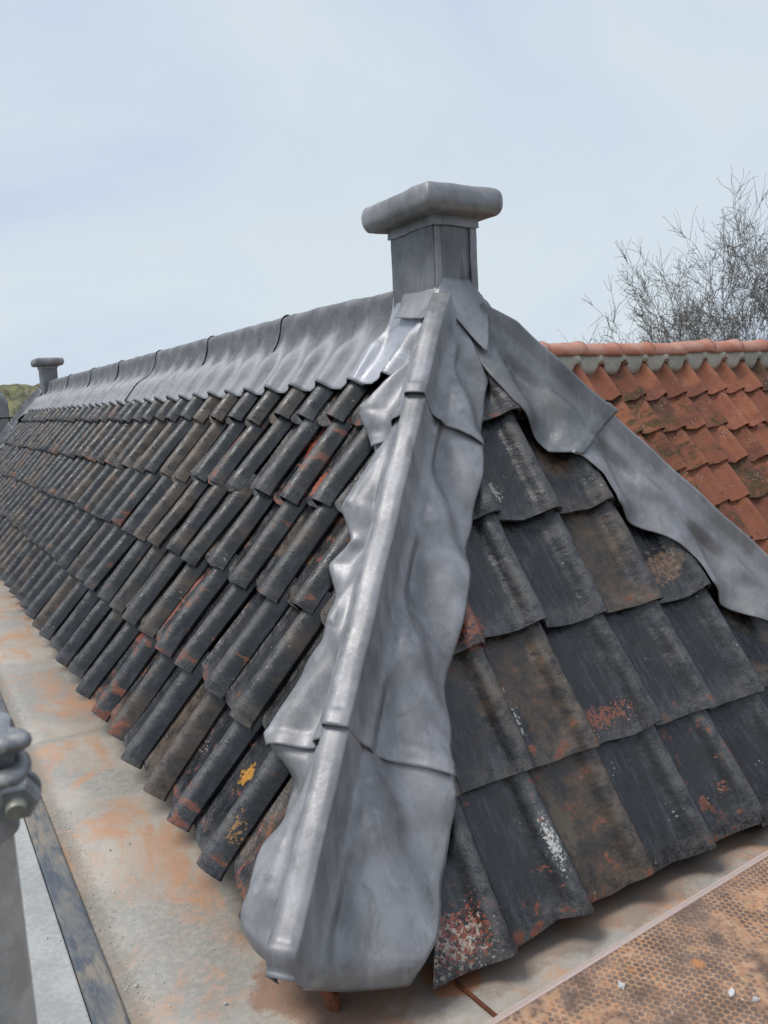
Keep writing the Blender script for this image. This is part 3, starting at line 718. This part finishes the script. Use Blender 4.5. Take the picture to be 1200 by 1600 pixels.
# loose chips on the gutter
V_, F_ = [], []
for i in range(230):
    if i < 150: y = random.uniform(.25, 1.25); x = -.225+abs(random.gauss(0, .045))
    elif i < 215: y = random.uniform(.1, 4); x = random.uniform(-.22, .12)
    else: y = random.uniform(.3, 1.6); x = random.uniform(-.44, -.3)
    s_ = random.uniform(.0009, .0027)*(1.6 if random.random() < .1 else 1); a = random.uniform(0, 6.28); z = FLOOR+.004+s_*.4; b = len(V_)
    for q in range(4):
        aa = a+q*1.57+random.uniform(-.3, .3); V_.append((x+math.cos(aa)*s_, y+math.sin(aa)*s_*.8, z+random.uniform(-.3, .6)*s_))
    V_.append((x, y, z+s_*.9)); V_.append((x, y, z-s_*.5))
    for q in range(4): F_ += [(b+q, b+(q+1) % 4, b+4), (b+(q+1) % 4, b+q, b+5)]
o = mesh_obj('debris', V_, F_, M_CHIP, None, False); tag(o, 'tiny pale chips scattered on the gutter beside the dark strip', 'debris'); o['kind'] = 'stuff'

# ------------------------------------------------------------------ plywood board
ply = thing('plywood_board', 'brown plywood scaffold board with hexagon mesh surface and pale striped sawn edge', 'board', (.2, -.342, .05))
ply.rotation_euler = (0, 0, 0)
ang = math.atan2(.035, .735); ply.rotation_euler[2] = ang
def ply_part(name, v, f, mat):
    me = bpy.data.meshes.new(name); me.from_pydata(v, [], f); me.update(); me.materials.append(mat)
    return link(bpy.data.objects.new(name, me), ply)
x0, x1, y1, th = -.42, 2.5, -1.3, .018
ply_part('panel', [(x0, 0, 0), (x1, 0, 0), (x1, y1, 0), (x0, y1, 0), (x0, 0, -th), (x1, 0, -th), (x1, y1, -th), (x0, y1, -th)],
         [(0, 3, 2, 1), (4, 5, 6, 7), (3, 7, 6, 2), (0, 4, 7, 3), (1, 2, 6, 5)], M_PLY)
ply_part('sawn_edge', [(x0, 0, 0), (x1, 0, 0), (x0, .0025, -.0004), (x1, .0025, -.0004), (x0, .021, -.010), (x1, .021, -.010), (x0, .0215, -th), (x1, .0215, -th), (x0, 0, -th), (x1, 0, -th)],
         [(0, 1, 3, 2), (2, 3, 5, 4), (4, 5, 7, 6), (6, 7, 9, 8)], M_PLYEDGE)
def flake(x, y, s_, lab, seed):
    r_ = random.Random(seed); n = 9; bm = bmesh.new(); top = []
    pts = [(math.cos(6.283*i/n)*s_*r_.uniform(.5, 1.1)*1.5, math.sin(6.283*i/n)*s_*r_.uniform(.4, 1)) for i in range(n)]
    c, s2 = math.cos(seed), math.sin(seed)
    vt = [bm.verts.new((x+a*c-b*s2, y+a*s2+b*c, .0545+.002*math.sin(i*2.1))) for i, (a, b) in enumerate(pts)]
    vb = [bm.verts.new((v.co.x, v.co.y, .0512)) for v in vt]
    bm.faces.new(vt); bm.faces.new(vb[::-1])
    for i in range(n): bm.faces.new((vt[i], vb[i], vb[(i+1) % n], vt[(i+1) % n]))
    o = bm_obj('paint_flake', bm, M_CHIP, None); tag(o, lab, 'flake', 'pale flakes lying on the plywood board')
flake(.415, -.397, .008, 'white flake on the plywood board, nearest its pale edge', 1)
flake(.545, -.506, .007, 'white splinter on the plywood board, middle of the three', 4)
flake(.563, -.535, .006, 'small curled white flake on the plywood board, rightmost of the three', 9)

# ------------------------------------------------------------------ scaffold tube and coupler
tx, ty = -.4765, -.6775
def lathe(bm, pts, c, axis, n=32):
    ax = Vector(axis).normalized(); q = ax.to_track_quat('Z', 'Y'); rows = []
    for r, z in pts:
        rows.append([bm.verts.new(Vector(c)+q @ Vector((r*math.cos(6.2832*i/n), r*math.sin(6.2832*i/n), z))) for i in range(n)])
    for a, b in zip(rows, rows[1:]):
        for i in range(n): bm.faces.new((a[i], a[(i+1) % n], b[(i+1) % n], b[i]))
    bm.faces.new(rows[0][::-1]); bm.faces.new(rows[-1])
bm = bmesh.new(); lathe(bm, [(.0242, -1.2), (.0242, .16)], (tx, ty, .66), (0, 0, 1), 40)
o = bm_obj('scaffold_tube', bm, M_TUBE, None, True, sharp=50); tag(o, 'blurred upright galvanised scaffold tube at the left edge below the clamp', 'scaffold tube')
cp = thing('scaffold_coupler', 'grey steel scaffold clamp with hexagon nut and bolt gripping the upright tube', 'coupler', (tx, ty, .78))
ax = Vector(CR)*.40+Vector(-CF)*.85+Vector(CU)*-.30; ax.normalize()     # bolt points toward the viewer's right
cx = Vector((tx, ty, .800))
def tor(bm, c, axis, R_, r, sx=1, n=36, mm=12, sq=1.0):
    q = Vector(axis).normalized().to_track_quat('Z', 'Y'); rows = []
    for i in range(n):
        a = 6.2832*i/n
        rows.append([bm.verts.new(Vector(c)+q @ Vector(((R_+r*math.cos(6.2832*j/mm))*math.cos(a)*sx, (R_+r*math.cos(6.2832*j/mm))*math.sin(a), r*sq*math.sin(6.2832*j/mm)))) for j in range(mm)])
    for i in range(n):
        for j in range(mm): bm.faces.new((rows[i][j], rows[(i+1) % n][j], rows[(i+1) % n][(j+1) % mm], rows[i][(j+1) % mm]))
bm = bmesh.new(); lathe(bm, [(.0246, -.022), (.031, -.024), (.0325, -.018), (.0295, -.012), (.0295, .010), (.0325, .016), (.031, .022), (.0246, .020)], cx, (0, 0, 1), 40)
bm_obj('clamp_band', bm, M_CLAMP, cp, True, sharp=45)
side = Vector((0, 0, 1)).cross(ax).normalized(); bp = cx+Vector(CR)*.030+Vector(-CF)*.020+Vector((0, 0, -.008))
bm = bmesh.new(); tor(bm, bp+Vector((0, 0, .012)), (0.1, 0, 1), .016, .0052, 1.5); tor(bm, bp+Vector((0, 0, .028)), (0.1, 0.1, 1), .013, .0055, 1.4)
bm_box(bm, (-.02, -.012, -.013), (.02, .012, .030), .004, Matrix.Translation(bp-ax*.012) @ ax.to_track_quat('X', 'Z').to_matrix().to_4x4())
bm_obj('hinge_lug', bm, M_CLAMP, cp, True, sharp=45)
bm = bmesh.new(); nc_ = bp+Vector(CR)*.012+Vector(CU)*.001+ax*.010
lathe(bm, [(.0110, 0), (.0138, .0015), (.0138, .0105), (.0112, .0125)], nc_, ax, 6)
lathe(bm, [(.0145, -.003), (.0145, 0)], nc_, ax, 28)
bm_obj('nut', bm, M_CLAMP, cp, False)
bm = bmesh.new(); lathe(bm, [(.0060, -.02), (.0060, .018), (.0052, .0200)], nc_, ax, 24)
bm_obj('bolt', bm, M_BOLT, cp, True, sharp=40)
bm = bmesh.new(); lathe(bm, [(.0246, -.050), (.0285, -.050), (.0295, -.030), (.0285, -.026), (.0246, -.026)], cx, (0, 0, 1), 36)
bm_obj('clamp_base', bm, M_CLAMP, cp, True, sharp=45)

# ------------------------------------------------------------------ orange roof behind
OR = thing('orange_tiled_roof', 'neighbouring roof of weathered orange clay tiles with mortar-bedded ridge behind the right hip', 'roof')
ao = .945; cao, sao = math.cos(ao), math.sin(ao)
ridge_y, ridge_z = 2.675+.399*cao, .922+.399*sao
OX0, OX1 = 2.22, 8.0
S_O = Slope((0, ridge_y, ridge_z), (1, 0, 0), (0, cao, sao), (0, -sao, cao), .219, .291, 3.535-1.05*.219, -.399-6*.291)
S_OB = Slope((0, ridge_y, ridge_z), (-1, 0, 0), (0, -cao, sao), (0, sao, cao), .219, .291, 0.03, -.399-6*.291)
def otiles(S, x0, x1):
    clips = [(V3(OX0, 0, 0), V3(-1, 0, 0)), (V3(OX1, 0, 0), V3(1, 0, 0)), (V3(0, ridge_y, 0), S.up*V3(1, 1, 0)/abs(S.up[1]))]
    return tiles(S, x0, x1, 8, clips, 'tile_covering', M_ORANGE, OR, na=15, ns=5, L=.37, jit=1.6, cut=False)
otiles(S_O, OX0, OX1); otiles(S_OB, -OX1, -OX0)
# mortar bedding, scalloped over the tile rolls
def mortar(sgn):
    S = S_O if sgn > 0 else S_OB
    V_ = []; nx = 420; rows = 7
    for i in range(nx):
        x = OX0+(OX1-OX0)*i/(nx-1)
        u = x if sgn > 0 else -x; a = ((u-S.u0)/S.w) % 1
        pr = prof(a) if a >= .08 else max(prof(a), prof(a+1))
        low = -.105-.048*(1-min(1, pr/.045))+.004*math.sin(x*37)+.006*mnoise.noise(Vector((x*18, sgn, 0)))
        for j in range(rows):
            b = j/(rows-1); s_ = -.02+(low+.02)*b
            h = .050*(1-b)+(pr+N0+LAP*.6+.006)*b + .006*math.sin(b*3.14) + .004*mnoise.noise(Vector((x*25, b*4, 1))) - (.02 if j == rows-1 else 0)
            V_.append(tuple(S.O+S.up*s_+S.n*h+V3(x, 0, 0)))
    mesh_obj('mortar_bedding', V_, grid_faces(nx, rows, flip=(sgn > 0)), M_MORTAR, OR, True, solid=.01)
mortar(1); mortar(-1)
def ridge_mat():
    n = NT('ridge_tile_clay'); p = n.pos(); f = n.noise(p, 30, 7, .7); g = n.noise(p, 6, 5, .6)
    c = n.mix(n.ss(g, .4, .6), (.46, .19, .125), (.52, .28, .21)); c = n.mix(n.ss(f, .55, .75, 0, .7), c, (.62, .48, .40))
    return n.done(c, .75, n.bump(f, .006, .6), 0, .3)
M_RT = ridge_mat()
x = OX0; q = 0
while x < OX1:
    V_ = []; ln = .36; n1, n2 = 8, 15; rot = random.uniform(-.012, .012); dz_ = random.uniform(-.004, .004)
    for i in range(n1):
        b = i/(n1-1)
        for j in range(n2):
            a = math.radians(-18+216*j/(n2-1)); rr = .082+.010*(b > .86)+.006*b
            V_.append((x+ln*b, ridge_y+rr*math.cos(a)*1.1, ridge_z+.003+dz_+rot*b+rr*.80*math.sin(a)))
    mesh_obj('ridge_tile', V_, grid_faces(n1, n2), M_RT, OR, True, solid=.012, sharp=50); x += .335; q += 1
# underlay body
zlo = -.22; k = .06
yb = (ridge_z-zlo)/math.tan(ao)
mesh_obj('roof_boarding', [(OX0+.01, ridge_y, ridge_z-.09), (OX1-.01, ridge_y, ridge_z-.09), (OX0+.01, ridge_y-yb+.07, zlo), (OX1-.01, ridge_y-yb+.07, zlo), (OX0+.01, ridge_y+yb-.07, zlo), (OX1-.01, ridge_y+yb-.07, zlo)],
         [(0, 2, 3, 1), (1, 5, 4, 0), (0, 4, 2), (1, 3, 5), (2, 4, 5, 3)], M_DARKWOOD, OR, False)

# ------------------------------------------------------------------ bare trees
def tube_chain(V_, F_, pts, rad, n):
    b0 = len(V_)
    for i, p in enumerate(pts):
        d = (pts[min(i+1, len(pts)-1)]-pts[max(i-1, 0)]).normalized()
        u = d.orthogonal().normalized(); w_ = d.cross(u)
        for j in range(n):
            a = 6.2832*j/n; V_.append(tuple(p+(u*math.cos(a)+w_*math.sin(a))*rad[i]))
    for i in range(len(pts)-1):
        for j in range(n):
            a, b = b0+i*n+j, b0+i*n+(j+1) % n; F_.append((a, b, b+n, a+n))
def tree(loc, height, spread, label, seed, trunk_r=.16, levels=5, lean=(0, 0), group='bare trees beyond the orange roof', twig=.0065, dens=1.0, start=.22, rad=1.):
    R_ = random.Random(seed); t = thing('bare_tree', label, 'tree', loc, group)
    trunk = ([], []); crown = ([], []); base = Vector(loc)
    def grow(p, d, length, r, lev, store):
        n = 5 if lev < 3 else 4; pts = [p.copy()]; rad = [r]; dd = d.copy(); step = length/n
        nodes = []
        for i in range(n):
            dd = (dd+Vector((R_.gauss(0, 1), R_.gauss(0, 1), R_.gauss(0, .7)))*(.13+.03*lev)+Vector((0, 0, .05 if lev < 3 else .02))).normalized()
            p = p+dd*step; pts.append(p.copy()); rr = max(twig*.6, r*(1-.55*(i+1)/n)); rad.append(rr); nodes.append((p.copy(), dd.copy(), rr))
        tube_chain(store[0], store[1], pts, rad, 8 if lev == 0 else (5 if lev < 3 else 3))
        if lev >= levels: return
        for i, (q, dv, rr) in enumerate(nodes):
            if lev == 0 and (i+1)/n < start: continue
            if lev > 0 and i < n-1 and R_.random() > dens: continue
            cnt = 1 if lev < 1 else 1
            if i == n-1: cnt = 2+(R_.random() < .5)
            for c in range(cnt):
                perp = dv.orthogonal().normalized(); perp.rotate(Matrix.Rotation(R_.uniform(0, 6.283), 3, dv))
                k_ = R_.uniform(.45, .95)*spread
                nd = (dv+perp*k_*(.55 if i == n-1 else 1)).normalized()
                grow(q, nd, length*R_.uniform(.52, .80), max(twig, rr*R_.uniform(.5, .78)), lev+1, crown)
    grow(base, Vector((lean[0], lean[1], 1)).normalized(), height*.42, trunk_r, 0, trunk)
    zs = np.array(crown[0])[:, 2]; k_ = height/(np.sort(zs)[-3]-loc[2])
    for st in (trunk, crown):
        for i_, q_ in enumerate(st[0]): st[0][i_] = tuple(loc[c]+(q_[c]-loc[c])*k_ for c in range(3))
    ca_ = np.array(crown[0]); top_ = ca_[ca_[:, 2] > .2]; cx_, cy_ = np.median(top_[:, 0])-loc[0], np.median(top_[:, 1])-loc[1]
    rr_ = np.percentile(np.hypot(top_[:, 0]-loc[0]-cx_, top_[:, 1]-loc[1]-cy_), 96); kr = rad/rr_
    for st in (trunk, crown):
        for i_, q_ in enumerate(st[0]):
            fz = min(1, max(0, (q_[2]-loc[2])/(6.5)))
            st[0][i_] = (loc[0]+(q_[0]-loc[0]-cx_*fz)*kr, loc[1]+(q_[1]-loc[1]-cy_*fz)*kr, q_[2])
    mesh_obj('trunk', trunk[0], trunk[1], M_BARK, t, True); mesh_obj('crown', crown[0], crown[1], M_BARK, t, True)
    return t
tree((13.84, 9.77, -6), 9.75, 1.35, 'bare rounded tree rising left of the tallest one, above the orange ridge', 11, .15, 6, twig=.008, dens=.5, start=.6, rad=2.3)
tree((14.30, 8.35, -6), 12.6, 1.3, 'tallest bare tree at the right edge, its limbs reaching highest', 5, .20, 6, twig=.008, dens=.56, start=.5, rad=3.1)
tree((14.49, 12.86, -6), 8.75, 1.1, 'low bare treetop just showing above the orange ridge, left of the rounded tree', 8, .10, 5, twig=.0085, dens=.55, start=.5, rad=1.2)
tree((16.2, 12.97, -6), 8.75, 1.1, 'thin bare treetop behind the rounded tree, showing low above the ridge', 21, .10, 5, twig=.0085, dens=.6, start=.5, rad=1.5)
tree((14.1, 15.4, -6), 8.37, .6, 'tiny bare treetop peeping over where the right hip meets the orange ridge', 14, .08, 4, twig=.0085, dens=.6, start=.5, rad=.4)

# ------------------------------------------------------------------ far left: mossy roof and vent cowl
mr = thing('mossy_roof', 'distant yellow-green mossy roof behind the far end of the black roof', 'roof', (0, 15, 0))
def far_roof():
    O = V3(-3.2, 16.2, 1.62); nx, ns = 120, 24; V_ = []
    for i in range(nx):
        for j in range(ns):
            x = i/(nx-1)*6.2; s_ = j/(ns-1)*2.6
            r_ = (s_/.30) % 1
            h = .03*abs(math.sin(x*14))+.035*(1-r_)*0+.035*r_+.05*mnoise.noise(Vector((x*3, s_*3, 0)))
            V_.append((O[0]+x, O[1]-s_*.75-h*.66, O[2]-s_*.66+h*.75+.03*mnoise.noise(Vector((x*5, 0, 3)))))
    return V_, grid_faces(nx, ns, flip=True)
v, f = far_roof(); mesh_obj('tile_covering', v, f, M_MOSS, mr, True)
bm = bmesh.new(); bm_box(bm, (-3.1, 14.35, -6), (2.9, 17.6, -.15)); bm_obj('wall', bm, M_BRICK, mr)
mesh_obj('tile_covering', [(-3.2, 16.2, 1.60), (3.0, 16.2, 1.60), (3.0, 18.1, -.1), (-3.2, 18.1, -.1)], [(0, 1, 2, 3)], M_MOSS, mr, False)
vc = thing('vent_cowl', 'round-topped grey metal cowl at the left edge beyond the black roof', 'vent', (.62, 11, 0))
bm = bmesh.new(); n = 16; prf = [(-.22, -.9), (.22, -.9)]+[(.22*math.cos(math.radians(a)), .17+.20*math.sin(math.radians(a))) for a in range(0, 181, 12)]
fr = [bm.verts.new((.56+x*.55, 10.9-x*.3, 1.0+z)) for x, z in prf]; bk = [bm.verts.new((v.co.x+.22, v.co.y+.35, v.co.z)) for v in fr]
bm.faces.new(fr); bm.faces.new(bk[::-1])
for i in range(len(fr)): bm.faces.new((fr[i], bk[i], bk[(i+1) % len(fr)], fr[(i+1) % len(fr)]))
bmesh.ops.recalc_face_normals(bm, faces=bm.faces[:]); bm_obj('hood', bm, M_LEAD_DK, vc)
bm = bmesh.new(); lathe(bm, [(.012, -.5), (.012, .33)], (.62, 10.86, 1.0), (1, -.1, .02), 10); lathe(bm, [(.012, -1.1), (.012, .0)], (.86, 10.85, 1.0), (0, 0, 1), 10)
bm_obj('rail', bm, M_DARKWOOD, vc, True)

# ------------------------------------------------------------------ ground
gr = mesh_obj('ground', [(-1500, -1500, -6), (1500, -1500, -6), (1500, 1500, -6), (-1500, 1500, -6)], [(0, 1, 2, 3)], M_SOIL, None, False)
gr['kind'] = 'structure'
